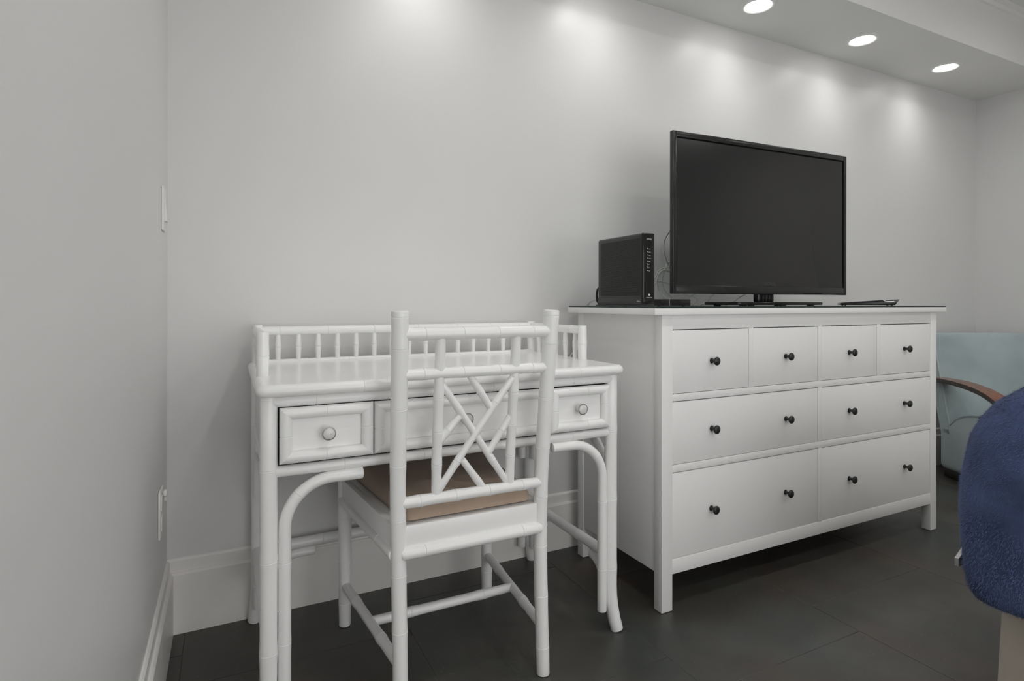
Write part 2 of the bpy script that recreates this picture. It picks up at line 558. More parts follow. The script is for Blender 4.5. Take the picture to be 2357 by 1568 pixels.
# ================================================================== DRESSER
def dresser():
    t = thing('dresser', 'large white wooden dresser with eight drawers and black knobs', 'dresser')
    Fy, LW, LD, IN = -.4827, .0435, .0363, .0424
    ZT = .955
    MB().box(0, 1.6, -.5, 0, ZT - .021, ZT).build('top', M['dress'], t, bevel=.0018)
    z1 = ZT - .021
    for x0 in (IN, 1.6 - IN - LW):
        for y0 in (Fy, -.0059 - LD):
            MB().box(x0, x0 + LW, y0, y0 + LD, 0.002, z1).build('leg', M['dress'], t, bevel=.0012)
    for x in (IN + .003, 1.6 - IN - .003 - .016):
        MB().box(x, x + .016, Fy + LD, -.0059 - LD, .1185, z1).build('side_panel', M['dress'], t, bevel=.0008)
    MB().box(IN + LW, 1.6 - IN - LW, -.016, -.008, .1185, z1).build('back_panel', M['dress'], t)
    xl, xr = IN + LW, 1.6 - IN - LW
    fy0, fy1 = Fy + .0012, Fy + .022
    rows = ((.6822, .8872), (.4580, .6602), (.1612, .4354))
    def rail(z0, z1_, x0=xl, x1=xr, nm='rail'):
        MB().box(x0, x1, fy0, fy1, z0, z1_).build(nm, M['dress'], t, bevel=.0006)
    rail(.8872, z1); rail(.6602, .6822); rail(.4354, .4580); rail(.1154, .1612)
    cx0, cx1 = .7860, .8070
    for z0, z1_ in rows:
        MB().box(cx0, cx1, fy0, fy1, z0, z1_).build('divider', M['dress'], t, bevel=.0006)
    for a, b in ((.4257, .4464), (1.1428, 1.1650)):
        MB().box(a, b, fy0, fy1, *rows[0]).build('divider', M['dress'], t, bevel=.0006)
    MB().box(xl + .001, xr - .001, Fy + .030, Fy + .036, .118, z1).build('carcass_front', M['gap'], t)
    # bottom board of the carcass
    MB().box(xl, xr, Fy + .036, -.016, .120, .132).build('bottom_panel', M['dress'], t)
    kn = MB().lathe([(0, .0088), (.0015, .0088), (.003, .0060), (.008, .0048), (.0155, .0050), (.0185, .0085), (.0205, .0132), (.0225, .0142), (.0250, .0136), (.0275, .0105), (.0290, .0060), (.0295, .0004)], (0, 0, 0), (0, -1, 0), 24).mesh('knob')
    kn.materials.append(M['black'])
    G = .0022
    def drawer(x0, x1, r, knobs, zk):
        z0, z1_ = rows[r]
        gl, gt = (.0017, .0028)
        d = MB().box(x0 + gl, x1 - gl, Fy + .0030, Fy + .022, z0 + .0020, z1_ - gt).build('drawer', M['dress'], t, bevel=.0012)
        for k in knobs:
            link('knob', kn, M['black'], d, (k, Fy + .0030, zk))
    drawer(xl, .4257, 0, (.2555,), .782)
    drawer(.4464, cx0, 0, (.612,), .782)
    drawer(cx1, 1.1428, 0, (.969,), .7825)
    drawer(1.1650, xr, 0, (1.328,), .784)
    drawer(xl, cx0, 1, (.2555, .613), .5595)
    drawer(cx1, xr, 1, (.969, 1.328), .5595)
    drawer(xl, cx0, 2, (.2535, .611), .2975)
    drawer(cx1, xr, 2, (.969, 1.330), .298)


dresser()
GZ = .9605
gp = thing('glass_sheet', 'clear glass sheet with green edge covering the white dresser top', 'glass sheet')
MB().box(.0052, 1.5958, -.4973, -.0032, .9552, GZ).build('pane', M['glass'], gp)
ge = MB()
ge.box(.0040, 1.5970, -.4985, -.4973, .9552, GZ)
ge.box(.0040, 1.5970, -.0032, -.0020, .9552, GZ)
ge.box(.0040, .0052, -.4973, -.0032, .9552, GZ)
ge.box(1.5958, 1.5970, -.4973, -.0032, .9552, GZ)
ge.build('polished_edge', M['gedge'], gp)


# ================================================================== DESK
def desk():
    t = thing('bamboo_desk', 'white faux bamboo writing desk with spindle gallery and three drawers', 'desk')
    B = M['bamboo']
    LXL, LXR, FY, BY = -1.0862, -.1455, -.473, .036
    LR = .0186
    ZTOP = .7885
    # legs, feet curling outwards
    for x, sx in ((LXL, -1), (LXR, 1)):
        for y, sy in ((FY, -1), (BY, 1)):
            fl = .014 if sy < 0 else .010
            pts = [(x, y, .762), (x, y, .40), (x, y, .20), (x, y, .13)]
            pts += [(x + sx * fl * q * q, y + sy * (fl if sy < 0 else .004) * q * q, .13 - .13 * q) for q in (.25, .5, .75, 1.0)]
            bamboo([(p[0], p[1], max(p[2], .0)) for p in pts], LR, nodes=(.762 - .594, .762 - .389, .762 - .1825), bulge=.05, seg=20, ends=.004).build('leg', B, t)
    # top: slab with a cane edge
    X0, X1, Y0, Y1 = -1.1145, -.1180, -.5130, .056
    er, ez = .0143, .7742
    MB().box(X0 + er, X1 - er, Y0 + er, Y1 - .002, .7610, ZTOP).build('desktop', M['desk'], t, bevel=.001, seg=1)
    cr = .010
    path = [(X0 + er, Y1, ez)]
    path += [(X0 + er, lerp(Y1, Y0 + er + cr, k / 6), ez) for k in range(1, 6)]
    path += arc2((X0 + er + cr, Y0 + er + cr, ez), (1, 0, 0), (0, 1, 0), cr, PI, 1.5 * PI, 5)
    path += [(lerp(X0 + er + cr, X1 - er - cr, k / 10), Y0 + er, ez) for k in range(1, 10)]
    path += arc2((X1 - er - cr, Y0 + er + cr, ez), (1, 0, 0), (0, 1, 0), cr, -.5 * PI, 0, 5)
    path += [(X1 - er, lerp(Y0 + er + cr, Y1, k / 6), ez) for k in range(1, 7)]
    la = Y1 - Y0
    bamboo(path, er, nodes=(.28, la + .200, la + .47, la + .805, la + 1.0 + .28), bulge=.02, seg=20, groove=.0012).build('edge_molding', B, t)
    # front frame
    def bar(name, a, b, r, nodes, bulge=.04, **k):
        return bamboo([a, Vector(a).lerp(Vector(b), .5), b], r, nodes=nodes, bulge=bulge, **k).build(name, B, t)
    bar('rail', (LXL, FY - .004, .7475), (LXR, FY - .004, .7475), .0135, (.10, .30, .55, .80))
    bar('rail', (LXL, FY, .5880), (LXR, FY, .5880), .0130, (.165, .36, .62, .80))
    MB().box(LXL + .010, LXR - .010, FY + .004, FY + .012, .598, .762).build('apron', M['gap'], t)
    for x, s in ((LXL, -1), (LXR, 1)):
        MB().box(min(x, x + s * .006) - .003, max(x, x + s * .006) + .003, FY, BY, .600, .7615).build('side_apron', B, t, bevel=.001)
        bar('rail', (x, FY, .5880), (x, BY, .5880), .0130, (.16, .36))
    MB().box(LXL, LXR, BY - .006, BY + .004, .600, .7615).build('back_apron', B, t, bevel=.001)
    bar('rail', (LXL, BY, .5880), (LXR, BY, .5880), .0130, (.2, .5, .75))
    # drawers with mitred cane frames
    kn = MB().lathe([(0, .009), (.003, .0075), (.012, .0072), (.017, .0105), (.0215, .0148), (.0245, .0156), (.0262, .0152)], (0, 0, 0), (0, -1, 0), 28).mesh('knob')
    kn.materials.append(M['knob'])
    kr = MB().lathe([(.0255, .0158), (.0270, .0156), (.0272, .0140), (.0262, .0134)], (0, 0, 0), (0, -1, 0), 28, caps=False).mesh('knob_ring')
    kr.materials.append(M['ring'])
    kf = MB().lathe([(.0260, .0134), (.0278, .0130), (.0292, .0105), (.0300, .006), (.0303, .0003)], (0, 0, 0), (0, -1, 0), 28).mesh('knob_face')
    kf.materials.append(M['knob'])
    def drawer(x0, x1, z0, z1, y, nx, kx, kz):
        d = MB().box(x0 + .004, x1 - .004, y + .006, y + .016, z0 + .004, z1 - .004).build('drawer', M['bamboo'], t)
        r = .0138
        w = MB()
        seg = 16
        def offs(j):
            a = 2 * PI * j / seg
            return math.cos(a) * r * 0.85, math.sin(a) * r          # out of plane, in plane (outward)
        xa, xb, za, zb = x0 + r, x1 - r, z0 + r, z1 - r
        sides = (((xa, za), (xb, za), (-1, -1), (1, -1), (nx,)), ((xb, za), (xb, zb), (1, -1), (1, 1), (.56,)),
                 ((xb, zb), (xa, zb), (1, 1), (-1, 1), (1 - nx,)), ((xa, zb), (xa, za), (-1, 1), (-1, -1), (.52,)))
        for (pa, pb, da, db, nn) in sides:
            L = math.hypot(pb[0] - pa[0], pb[1] - pa[1])
            ts = [0, 1]
            for q in nn:
                ts += [q + k / L for k in (-.02, -.008, -.0012, 0, .0012, .008, .02)]
            rings = []
            for q in sorted(ts):
                s_ = 1.0
                for c in nn:
                    if abs(q - c) * L < .0006:
                        s_ = .90
                ring = []
                for j in range(seg):
                    a, b = offs(j)
                    # in-plane direction blends from mitre at the ends to square in the middle
                    ox = b * (da[0] if q <= 0 else db[0] if q >= 1 else (0 if da[0] != db[0] else da[0]))
                    oz = b * (da[1] if q <= 0 else db[1] if q >= 1 else (0 if da[1] != db[1] else da[1]))
                    ring.append((lerp(pa[0], pb[0], q) + ox * s_, y - a * s_, lerp(pa[1], pb[1], q) + oz * s_))
                rings.append(ring)
            w.rings(rings, caps=False)
        w.build('cane_frame', M['bamboo'], d)
        k = link('knob', kn, M['knob'], d, (kx, y + .006, kz))
        link('knob', kr, M['ring'], d, (kx, y + .006, kz))
        link('knob', kf, M['knob'], d, (kx, y + .006, kz))
    drawer(-1.0655, -.8555, .6075, .7345, -.4905, .48, -.961, .671)
    drawer(-.8530, -.3650, .6065, .7330, -.4845, .5, -.6165, .672)
    drawer(-.3625, -.1620, .6055, .7320, -.4870, .62, -.2665, .669)
    # curved brackets
    def bracket(lx, ly, dx, dy, ztop, R, out, zbot, r=.0138, nodes=()):
        col = .0335
        d = Vector((dx, dy, 0))
        base = Vector((lx, ly, 0))
        path = [base + d * col + Vector((0, 0, zbot))]
        zc = ztop - R
        n = max(2, int((zc - zbot) / .05))
        path += [base + d * col + Vector((0, 0, lerp(zbot, zc, k / n))) for k in range(1, n)]
        path += arc2(base + d * (col + R) + Vector((0, 0, zc)), -d, Vector((0, 0, 1)), R, 0, PI / 2, 10)
        path.append(base + d * out + Vector((0, 0, ztop)))
        bamboo(path, r, nodes=nodes, bulge=.05, seg=16).build('bracket', B, t)
    ZU = .5625
    bracket(LXL, FY - .004, 1, 0, ZU, .105, .209, .064, nodes=(.135, .318, .475))
    bracket(LXR, FY - .004, -1, 0, ZU, .105, .206, .062, nodes=(.125, .325, .470))
    for x in (LXL, LXR):
        bracket(x, FY, 0, 1, ZU, .10, .19, .39, nodes=(.12,))
        bracket(x, BY, 0, -1, ZU, .10, .19, .39, nodes=(.12,))
        bracket(x, FY, 0, 1, .1865, .065, .098, .055, nodes=(.075,))
        bracket(x, BY, 0, -1, .1865, .075, .150, .055, nodes=(.075,))
    for x, s in ((LXL, 1), (LXR, -1)):
        bracket(x, BY, s, 0, ZU, .10, .20, .39, nodes=(.12,))
        bracket(x, BY, s, 0, .1865, .085, .166, .055, nodes=(.075,))
    # stretchers
    for x in (LXL, LXR):
        bar('stretcher', (x, FY, .2170), (x, BY, .2170), .0160, (.17, .36), bulge=.06)
    bar('stretcher', (LXL, BY, .2170), (LXR, BY, .2170), .0163, (.05, .19, .35, .55, .75), bulge=.06)
    # gallery
    GY, GF = .018, -.318
    gx0, gx1 = -1.0890, -.1500
    for x, y, top in ((gx0, GY, .9035), (gx1, GY, .9025), (gx0 - .002, GF, .8985), (gx1 + .006, GF, .8985)):
        bamboo([(x, y, .786), (x, y, .85), (x, y, top)], .0145, nodes=(.052,), bulge=.06, ends=.0015, seg=18).build('gallery_post', B, t)
    rz = .8850
    bar('gallery_rail', (gx0, GY, rz), (gx1, GY, rz), .0132, (.062, .205, .35, .50, .64, .77, .88), bulge=.05)
    bar('gallery_rail', (gx0 - .001, GY, rz - .001), (gx0 - .002, GF, rz - .001), .0132, (.12, .28), bulge=.05)
    bar('gallery_rail', (gx1, GY, rz - .001), (gx1 + .006, GF, rz - .001), .0132, (.10, .28), bulge=.05)
    bar('gallery_rail', (gx0, GY, .7895), (gx1, GY, .7895), .0085, (.12, .27, .42, .58, .72, .85), bulge=.03)
    bal = bamboo([(0, 0, 0), (0, 0, .045), (0, 0, .094)], .0072, nodes=(.0485,), bulge=.28, seg=12, ends=0, groove=.0012).mesh('baluster')
    bal.materials.append(B)
    for k in range(1, 16):
        link('baluster', bal, B, t, (lerp(gx0, gx1, k / 16), GY, .787))
    for k in range(1, 6):
        y = lerp(GY, GF, k / 5.7)
        link('baluster', bal, B, t, (gx0 - .001, y, .787))
        link('baluster', bal, B, t, (lerp(gx1, gx1 + .006, k / 5.7), y, .787))


desk()


# ================================================================== CHAIR
def chair():
    t = thing('bamboo_chair', 'white faux bamboo side chair with lattice back facing the desk', 'chair', (-.619, -.547, 0))
    B = M['bamboo']
    ZZ = [0, .0712, .2022, .3321, .4615, .5923, .7265, .8671, .9519]
    DD = [-.0205, -.0160, -.0085, -.0020, -.0005, -.0080, -.0225, -.0380, -.0460]
    WW = [.1896, .1895, .1895, .1901, .1917, .1939, .1959, .1979, .1994]
    dz = lambda z: interp(z, ZZ, DD)
    # smooth versions
    def yz(z):
        return sum(dz(z + k * .02) for k in (-2, -1, 0, 1, 2)) / 5
    NZ = (.0712, .2022, .3321, .4615, .5923, .7265, .8671, .9405)
    for s in (-1, 1):
        zs = [.001 + k * .9515 / 30 for k in range(31)]
        pts = [(s * interp(z, ZZ, WW), yz(z), z) for z in zs]
        mb = bamboo(pts, .0172, nodes=NZ, bulge=.035, seg=20, r_end=.0198, ends=.0022)
        mb.build('back_post', B, t)
        fx, fy = s * .2334, .4422
        bamboo([(fx, fy, .001), (fx, fy, .2), (fx, fy, .446)], .0172, nodes=(.0685, .196, .324), r_end=.0205, bulge=.05, seg=20, ends=.003).build('leg', B, t)
    def bk(x, z, off=0.0):
        return (x, yz(z) + off, z)
    def backbar(name, a, b, r, nodes, off=0.0, n=10, **k):
        pts = [bk(lerp(a[0], b[0], i / n), lerp(a[1], b[1], i / n), off) for i in range(n + 1)]
        return bamboo(pts, r, nodes=nodes, seg=16, **k).build(name, B, t)
    backbar('top_rail', (-.196, .8985), (.196, .8985), .0148, (.055, .150, .242, .338), off=-.002, bulge=.07)
    backbar('mid_rail', (-.194, .8040), (.194, .8040), .0130, (.053, .152, .248, .340), off=-.002, bulge=.08)
    backbar('lower_rail', (-.187, .5000), (.187, .5000), .0135, (.045, .135, .225, .318), off=-.004, bulge=.10)
    for s in (-1, 1):
        backbar('spindle', (s * .1000, .8985), (s * .1000, .804), .0125, (), bulge=.0)
        backbar('spindle', (s * .1000, .804), (s * .0985, .498), .0122, (.060, .142, .222), bulge=.09)
    XC = .6550
    LAT = (((-.093, .778), (.094, .508), (.075, .245)), ((-.097, .514), (.093, .784), (.085, .255)),
           ((-.026, .800), (.037, .709), (.055,)), ((-.044, .697), (-.094, .637), (.045,)),
           ((.095, .686), (.034, .590), (.045,)), ((-.036, .588), (.028, .502), (.075,)))
    for k, (a, b, nn) in enumerate(LAT):
        L = math.hypot(a[0] - b[0], a[1] - b[1])
        backbar('lattice_bar', a, b, .0088, [q for q in nn if q < L - .01], bulge=.14, off=(-.004 if k == 1 else -.001 if k in (2, 5) else 0.0), ends=.004)
    # seat frame
    zb, zt = .383, .4455
    def board(name, a, b, th=.018):
        a, b = Vector((a[0], a[1], 0)), Vector((b[0], b[1], 0))
        d = (b - a).normalized()
        n = Vector((-d.y, d.x, 0)) * th / 2
        poly = [a - n, b - n, b + n, a + n]
        return MB().prism([(p.x, p.y) for p in poly], zb, zt).build(name, B, t, bevel=.0012)
    bw, fw_, fy = .1905, .2334, .4422
    board('apron', (-bw, -.001), (bw, -.001))
    board('apron', (-fw_, fy), (fw_, fy))
    for s in (-1, 1):
        board('apron', (s * (bw + .004), -.001), (s * (fw_ + .004), fy))
    def bar(name, a, b, r, nodes, **k):
        return bamboo([a, Vector(a).lerp(Vector(b), .5), b], r, nodes=nodes, seg=16, **k).build(name, B, t)
    bar('seat_rail', (-.190, -.0105, .3815), (.190, -.0105, .3815), .0145, (.060, .320), bulge=.04, ends=.010)
    bar('seat_rail', (-fw_, fy + .006, .380), (fw_, fy + .006, .380), .0135, (.1, .36), bulge=.04)
    for s in (-1, 1):
        bar('seat_rail', (s * (bw + .010), 0, .380), (s * (fw_ + .009), fy, .380), .0140, (.10, .33), bulge=.04)
    MB().prism([(-bw, .004), (bw, .004), (fw_, fy), (-fw_, fy)], .424, .4440).build('seat_panel', B, t)
    # stretchers
    for s in (-1, 1):
        bar('stretcher', (s * .1895, -.014, .1240), (s * fw_, fy, .1220), .0128, (.13, .34), bulge=.14)
    q = .205
    xs = lerp(.1895, fw_, (q + .014) / (fy + .014))
    bar('stretcher', (-xs, q, .1230), (xs, q, .1230), .0128, (.11, .325), bulge=.12)


chair()


def seat_cushion():
    # trapezoid pad with soft edges and a slight crown
    n = 22
    x_near, x_far, y0, y1 = .1690, .2120, -.5340, -.0950
    zb, zt, R = .4462, .4880, .016
    def half(v):
        w = lerp(x_near, x_far, v)
        # rounded plan corners
        for e, rr in ((v * (y1 - y0), .016), ((1 - v) * (y1 - y0), .055)):
            if e < rr:
                w -= rr - math.sqrt(max(0, rr * rr - (rr - e) ** 2))
        return w
    rings = []
    us = [-1 + 2 * k / n for k in range(n + 1)]
    vs = [0, .004, .012, .025, .04] + [.06 + .88 * k / 18 for k in range(19)] + [.96, .975, .988, .996, 1]
    top = []
    for v in vs:
        row = []
        w = half(v)
        for u in us:
            x = -.619 + u * w
            y = lerp(y0, y1, v)
            e = min(w * (1 - abs(u)), v * (y1 - y0), (1 - v) * (y1 - y0))
            f = 1.0 if e >= R else math.sqrt(max(0, 1 - (1 - e / R) ** 2))
            zz = zb + .020 + (zt - zb - .020) * f + .012 * (1 - u * u) * math.sin(PI * v) ** .8
            row.append((x, y, zz))
        top.append(row)
    mb = MB()
    nu = len(us)
    for row in top:
        mb.v += row
    for i in range(len(vs) - 1):
        for j in range(nu - 1):
            a = i * nu + j
            mb.f.append((a, a + 1, a + nu + 1, a + nu))
    # skirt and underside
    rim = [i for i in range(nu)] + [i * nu + nu - 1 for i in range(1, len(vs))] + [(len(vs) - 1) * nu + i for i in range(nu - 2, -1, -1)] + [i * nu for i in range(len(vs) - 2, 0, -1)]
    base = len(mb.v)
    for i in rim:
        x, y, z = mb.v[i]
        mb.v.append((x, y, zb + .002))
    k = len(rim)
    for i in range(k):
        mb.f.append((rim[i], base + i, base + (i + 1) % k, rim[(i + 1) % k]))
    mb.f.append(tuple(base + i for i in range(k)))
    o = mb.build('seat_cushion', M['cushion'], angle=60)
    tag(o, 'tan brown fabric pad on the white bamboo chair seat', 'cushion')


seat_cushion()


# ================================================================== TELEVISION
def television():
    t = thing('television', 'black flat screen television standing on the white dresser', 'television', (.7075, -.3020, GZ), math.radians(-2.6))
    w, z0, z1 = .4565, 1.0045 - GZ, 1.5885 - GZ
    b = .0165
    f = MB()
    f.box(-w, -w + b, -.020, -.002, z0, z1)
    f.box(w - b, w, -.020, -.002, z0, z1)
    f.box(-w + b, w - b, -.020, -.002, z1 - .0205, z1)
    f.build('bezel', M['tvframe'], t, bevel=.002)
    MB().box(-w + .001, w - .001, -.0195, -.002, z0, z0 + .032).build('lower_bezel', M['tvframe'], t, bevel=.004)
    MB().box(-w + .014, w - .014, -.004, .016, z0 + .010, z1 - .014).build('back_cover', M['tvframe'], t, bevel=.005)
    MB().box(-.30, .30, .012, .062, z0 + .05, z1 - .12).build('back_cover', M['tvframe'], t, bevel=.02, seg=3)
    MB().box(-w + b - .001, w - b + .001, -.0155, -.003, z0 + .030, z1 - .020).build('screen', M['tvscreen'], t)
    s = MB()
    s.box(w - b - .0045, w - b + .0003, -.0165, -.0150, z0 + .05, z1 - .020)
    s.box(-w + b, w - b, -.0165, -.0150, z1 - .0245, z1 - .0200)
    s.box(-w + b - .0005, -w + b + .004, -.0165, -.0150, z0 + .03, z0 + .20)
    s.build('bezel_shade', M['strip'], t)  # black strips standing in for shade along the bezel's inner edge
    # neck
    nb = MB()
    nb.box(-.032, .058, -.006, .022, .011, z0 + .02)
    nb.build('neck', M['gloss'], t, bevel=.010, seg=4)
    rib = MB()
    for k in range(4):
        rib.box(-.010 + k * .016, -.004 + k * .016, -.0085, -.004, .012, z0 + .002)
    rib.build('neck_rib', M['gloss'], t, bevel=.0015)
    # foot plate: broad, curved front
    poly = [(-.212 + .447 * k / 24, -.080 - .030 * math.sin(PI * k / 24)) for k in range(25)]
    poly += [(.235 - .447 * k / 12, .090 + .012 * math.sin(PI * k / 12)) for k in range(13)]
    MB().prism(poly, .0035, .0145).build('stand_base', M['gloss'], t, bevel=.003)
    for x in (-.165, 0.012, .19):
        MB().lathe([(0, .013), (.0035, .014)], (x, -.06, .0003), (0, 0, 1), 18).build('foot', M['black'], t)
        MB().lathe([(0, .013), (.0035, .014)], (x, .07, .0003), (0, 0, 1), 18).build('foot', M['black'], t)
    text('logo', 'INSIGNIA', .017, M['inkd'], t, (.012, -.0162, z0 + .036), (PI / 2, 0, 0), 'CENTER')
    MB().box(.20, .31, -.0200, -.0190, z0 + .004, z0 + .008).build('sensor_strip', M['strip'], t)


def text(name, body, size, m, parent, loc, rot, align='LEFT'):
    cu = bpy.data.curves.new(name, 'FONT')
    cu.body = body
    cu.size = size
    cu.align_x = align
    cu.extrude = .0002
    cu.resolution_u = 3
    cu.materials.append(m)
    f_ = bpy.data.objects.new(name, cu)
    me = bpy.data.meshes.new_from_object(f_)
    bpy.data.objects.remove(f_)
    me.name = name
    o = bpy.data.objects.new(name, me)
    C.objects.link(o)
    o.parent = parent
    o.location = loc
    o.rotation_euler = rot
    return o


television()


# ================================================================== ROUTER
def router():
    # local frame: broad left face looks along -x, narrow front along -y
    t = thing('internet_router', 'tall black perforated internet router beside the television on the dresser', 'router', (.0215, -.4130, GZ))
    D, Wd, H = .2480, .0500, .2365
    MB().box(.0010, Wd - .001, .008, D, .022, H).build('casing', M['plastic'], t, bevel=.008, seg=3)
    MB().box(-.0005, Wd, .002, D - .002, .004, .030).build('base', M['plastic'], t, bevel=.002)
    fl = MB().box(-.006, Wd + .006, .004, D + .004, .0003, .0045)
    fl.build('base_plate', M['plastic'], t, bevel=.0012)
    MB().box(0, Wd, -.003, .009, .008, H).build('front_panel', M['gloss'], t, bevel=.0055, seg=4)
    # perforations on the broad side
    g = MB()
    pz, py = .00345, .0040
    rows = int((H - .014 - .036) / pz)
    colsn = int((D - .030) / py)
    for i in range(rows):
        z = .036 + i * pz
        for j in range(colsn):
            y = .014 + j * py + (py / 2 if i % 2 else 0)
            n = len(g.v)
            g.v += [(.00085, y + .00135 * math.cos(a), z + .00125 * math.sin(a)) for a in (PI / 3 * q for q in range(6))]
            g.f.append(tuple(range(n, n + 6)))
    o = g.build('vent_hole', M['dark'], t, smooth=False)
    o['kind'] = 'stuff'
    R = (PI / 2, 0, 0)
    text('lettering', 'xfinity', .0088, M['ink'], t, (Wd * .52, -.0032, H - .022), R, 'CENTER')
    text('lettering', 'xfinity', .0068, M['ink'], t, (-.0007, .026, .014), (PI / 2, 0, -PI / 2), 'LEFT')
    words = ('Power', 'US/DS', 'Online', '2.4GHz', '5GHz', '1', '2', 'WPS')
    for k, wd in enumerate(words):
        z = H - .051 - k * .01005
        mk = MB()
        if k in (5, 6):          # telephone handset and tick
            pts = [(.0172, z + .003), (.0180, z - .0004), (.0200, z - .0024)]
            mk.tube([(x, -.0032, q) for x, q in pts], [.0011, .0006, .0011], 6)
            mk.tube([(.0235, -.0032, z), (.0245, -.0032, z - .0016), (.0265, -.0032, z + .0010)], .0006, 6)
        elif k == 7:
            mk.box(.0165, .0210, -.0034, -.0030, z - .0012, z + .0012)
        else:
            mk.lathe([(-.0002, .0016), (.0003, .0016)], (.0190, -.0030, z), (0, -1, 0), 12)
        mk.build('indicator_icon', M['ink'], t)
        if k not in (5, 6):
            text('lettering', wd, .0036, M['ink'], t, (.0230, -.0032, z - .0022), R)
    wf = MB()
    poly = [(.026 + .0062 * math.sin(a), .0345 + .0062 * math.cos(a)) for a in (lerp(-.95, .95, k / 8) for k in range(9))] + [(.026, .0325)]
    wf.rings([[(x, -.0030, z) for x, z in poly], [(x, -.0034, z) for x, z in poly]])
    wf.box(.0145, .0375, -.0034, -.0030, .0285, .0295)
    wf.build('wireless_symbol', M['ink'], t)
    MB().box(.003, Wd - .003, -.0045, -.002, .010, .024).build('button', M['gloss'], t, bevel=.0018)


router()


# ------------------------------------------------------------------ set-top box
def settop():
    t = thing('set_top_box', 'low flat black box between the router and the television', 'set-top box', (.0900, -.3800, GZ))
    MB().box(0, .1665, 0, .155, .0015, .0235).build('casing', M['plastic'], t, bevel=.0015)
    MB().box(0, .0725, -.0022, .001, .0015, .0232).build('front_panel', M['gloss'], t, bevel=.0008)
    MB().box(.0748, .1665, -.0022, .001, .0015, .0232).build('front_panel', M['gloss'], t, bevel=.0008)
    MB().box(.0727, .0746, -.0016, .001, .0015, .0236).build('divider', M['silver'], t)
    for x, y in ((.015, .015), (.150, .015), (.015, .14), (.150, .14)):
        MB().lathe([(0, .005), (.002, .006)], (x, y, .0002), (0, 0, 1), 12).build('foot', M['black'], t)


settop()


# ------------------------------------------------------------------ wedge device
def wedge():
    t = thing('wedge_device', 'thin black wedge-shaped device lying at the right of the dresser top', 'device', (1.2200, -.2800, GZ), math.radians(-50))
    # side profile in x-z, extruded in y
    k = .587
    pr = [(0, .0030), (0, .0118), (.008, .0130), (.175, .0200), (.290, .0248), (.366, .0270), (.340, .0028), (.300, .0024), (.190, .0024), (.010, .0026)]
    MB().rings([[(x * k, y, z) for x, z in pr] for y in (0, .125)]).build('body', M['gloss'], t, bevel=.0012)
    pr2 = [(.272, .0240), (.284, .0205), (.330, .0198), (.338, .0160), (.318, .0160), (.280, .0180), (.262, .0232)]
    MB().rings([[(x * k, y, z) for x, z in pr2] for y in (-.0012, .004)]).build('silver_trim', M['silver'], t, bevel=.0004, seg=1)
    for x in (.018, .19):
        for y in (.015, .11):
            MB().lathe([(0, .004), (.0030, .005)], (x, y, .0002), (0, 0, 1), 10).build('foot', M['black'], t)


wedge()


# ------------------------------------------------------------------ cables
def cord(name, pts, r, m, label, group='loose cords behind the television'):
    o = MB().tube(smoothpath(pts, 8), r, 8).build(name, m)
    tag(o, label, 'cable', group)
    return o


zg = GZ + .003
cord('cable', [(.430, -.225, 1.300), (.378, -.19, 1.277), (.342, -.17, 1.235), (.331, -.16, 1.192), (.342, -.16, 1.142), (.376, -.16, 1.098), (.440, -.19, 1.05), (.50, -.20, 1.04)], .0034, M['cable'], 'thick grey cord arching out highest from the television side')
cord('cable', [(.068, -.185, 1.03), (.15, -.15, 1.05), (.285, -.15, 1.062), (.315, -.15, 1.094), (.350, -.15, 1.108), (.385, -.16, 1.102), (.45, -.19, 1.08)], .0024, M['cable'], 'thin grey cord arching from router to television, uppermost of the loops')
cord('cable', [(.46, -.19, 1.06), (.385, -.15, 1.090), (.352, -.14, 1.098), (.325, -.14, 1.082), (.318, -.14, 1.050), (.335, -.14, 1.010), (.375, -.15, .983), (.430, -.17, zg + .004), (.470, -.16, zg)], .0036, M['cable'], 'grey cord looping down between router and television to the glass')
cord('cable', [(.47, -.20, 1.16), (.385, -.14, 1.134), (.362, -.14, 1.108), (.352, -.13, 1.070), (.358, -.13, 1.030), (.385, -.14, .995), (.425, -.15, .975), (.48, -.15, zg)], .0030, M['cable'], 'grey cord curving behind the television lower left edge')
cord('cable', [(.068, -.185, 1.00), (.15, -.13, 1.01), (.285, -.13, 1.020), (.315, -.13, 1.046), (.345, -.13, 1.054), (.395, -.14, 1.040), (.46, -.18, 1.01)], .0030, M['cable'], 'grey cord making the lowest arch between router and television')
cord('cable', [(.46, -.19, 1.075), (.37, -.155, 1.096), (.330, -.15, 1.085), (.302, -.15, 1.050), (.296, -.15, 1.01), (.302, -.15, .98), (.33, -.15, zg)], .0012, M['cable'], 'hair-thin grey wire dropping beside the router')
cord('cable', [(.50, -.19, 1.02), (.455, -.17, .995), (.470, -.15, .978), (.500, -.14, zg + .001), (.56, -.10, zg)], .0034, M['cable'], 'grey cord slanting under the television left corner')
cord('cable', [(.42, -.16, 1.01), (.475, -.16, .997), (.505, -.16, .988), (.500, -.16, .974), (.475, -.16, zg), (.45, -.16, zg)], .0014, M['cable'], 'thin grey wire curling by the set-top box')
cord('cable', [(.60, -.19, 1.03), (.585, -.15, .995), (.580, -.14, .975), (.560, -.12, zg)], .0032, M['cable'], 'short grey cord hanging below the television, left of the stand')
cord('cable', [(.80, -.19, 1.03), (.752, -.15, .996), (.724, -.14, .975), (.70, -.12, zg)], .0028, M['cable'], 'short grey cord slanting behind the television stand')
cord('cable', [(.040, -.167, 1.032), (.034, -.150, 1.020), (.031, -.147, .995), (.036, -.147, zg + .012), (.048, -.150, zg + .0015)], .0042, M['cableb'], 'black power cord leaving the back of the router', 'cords of the router')
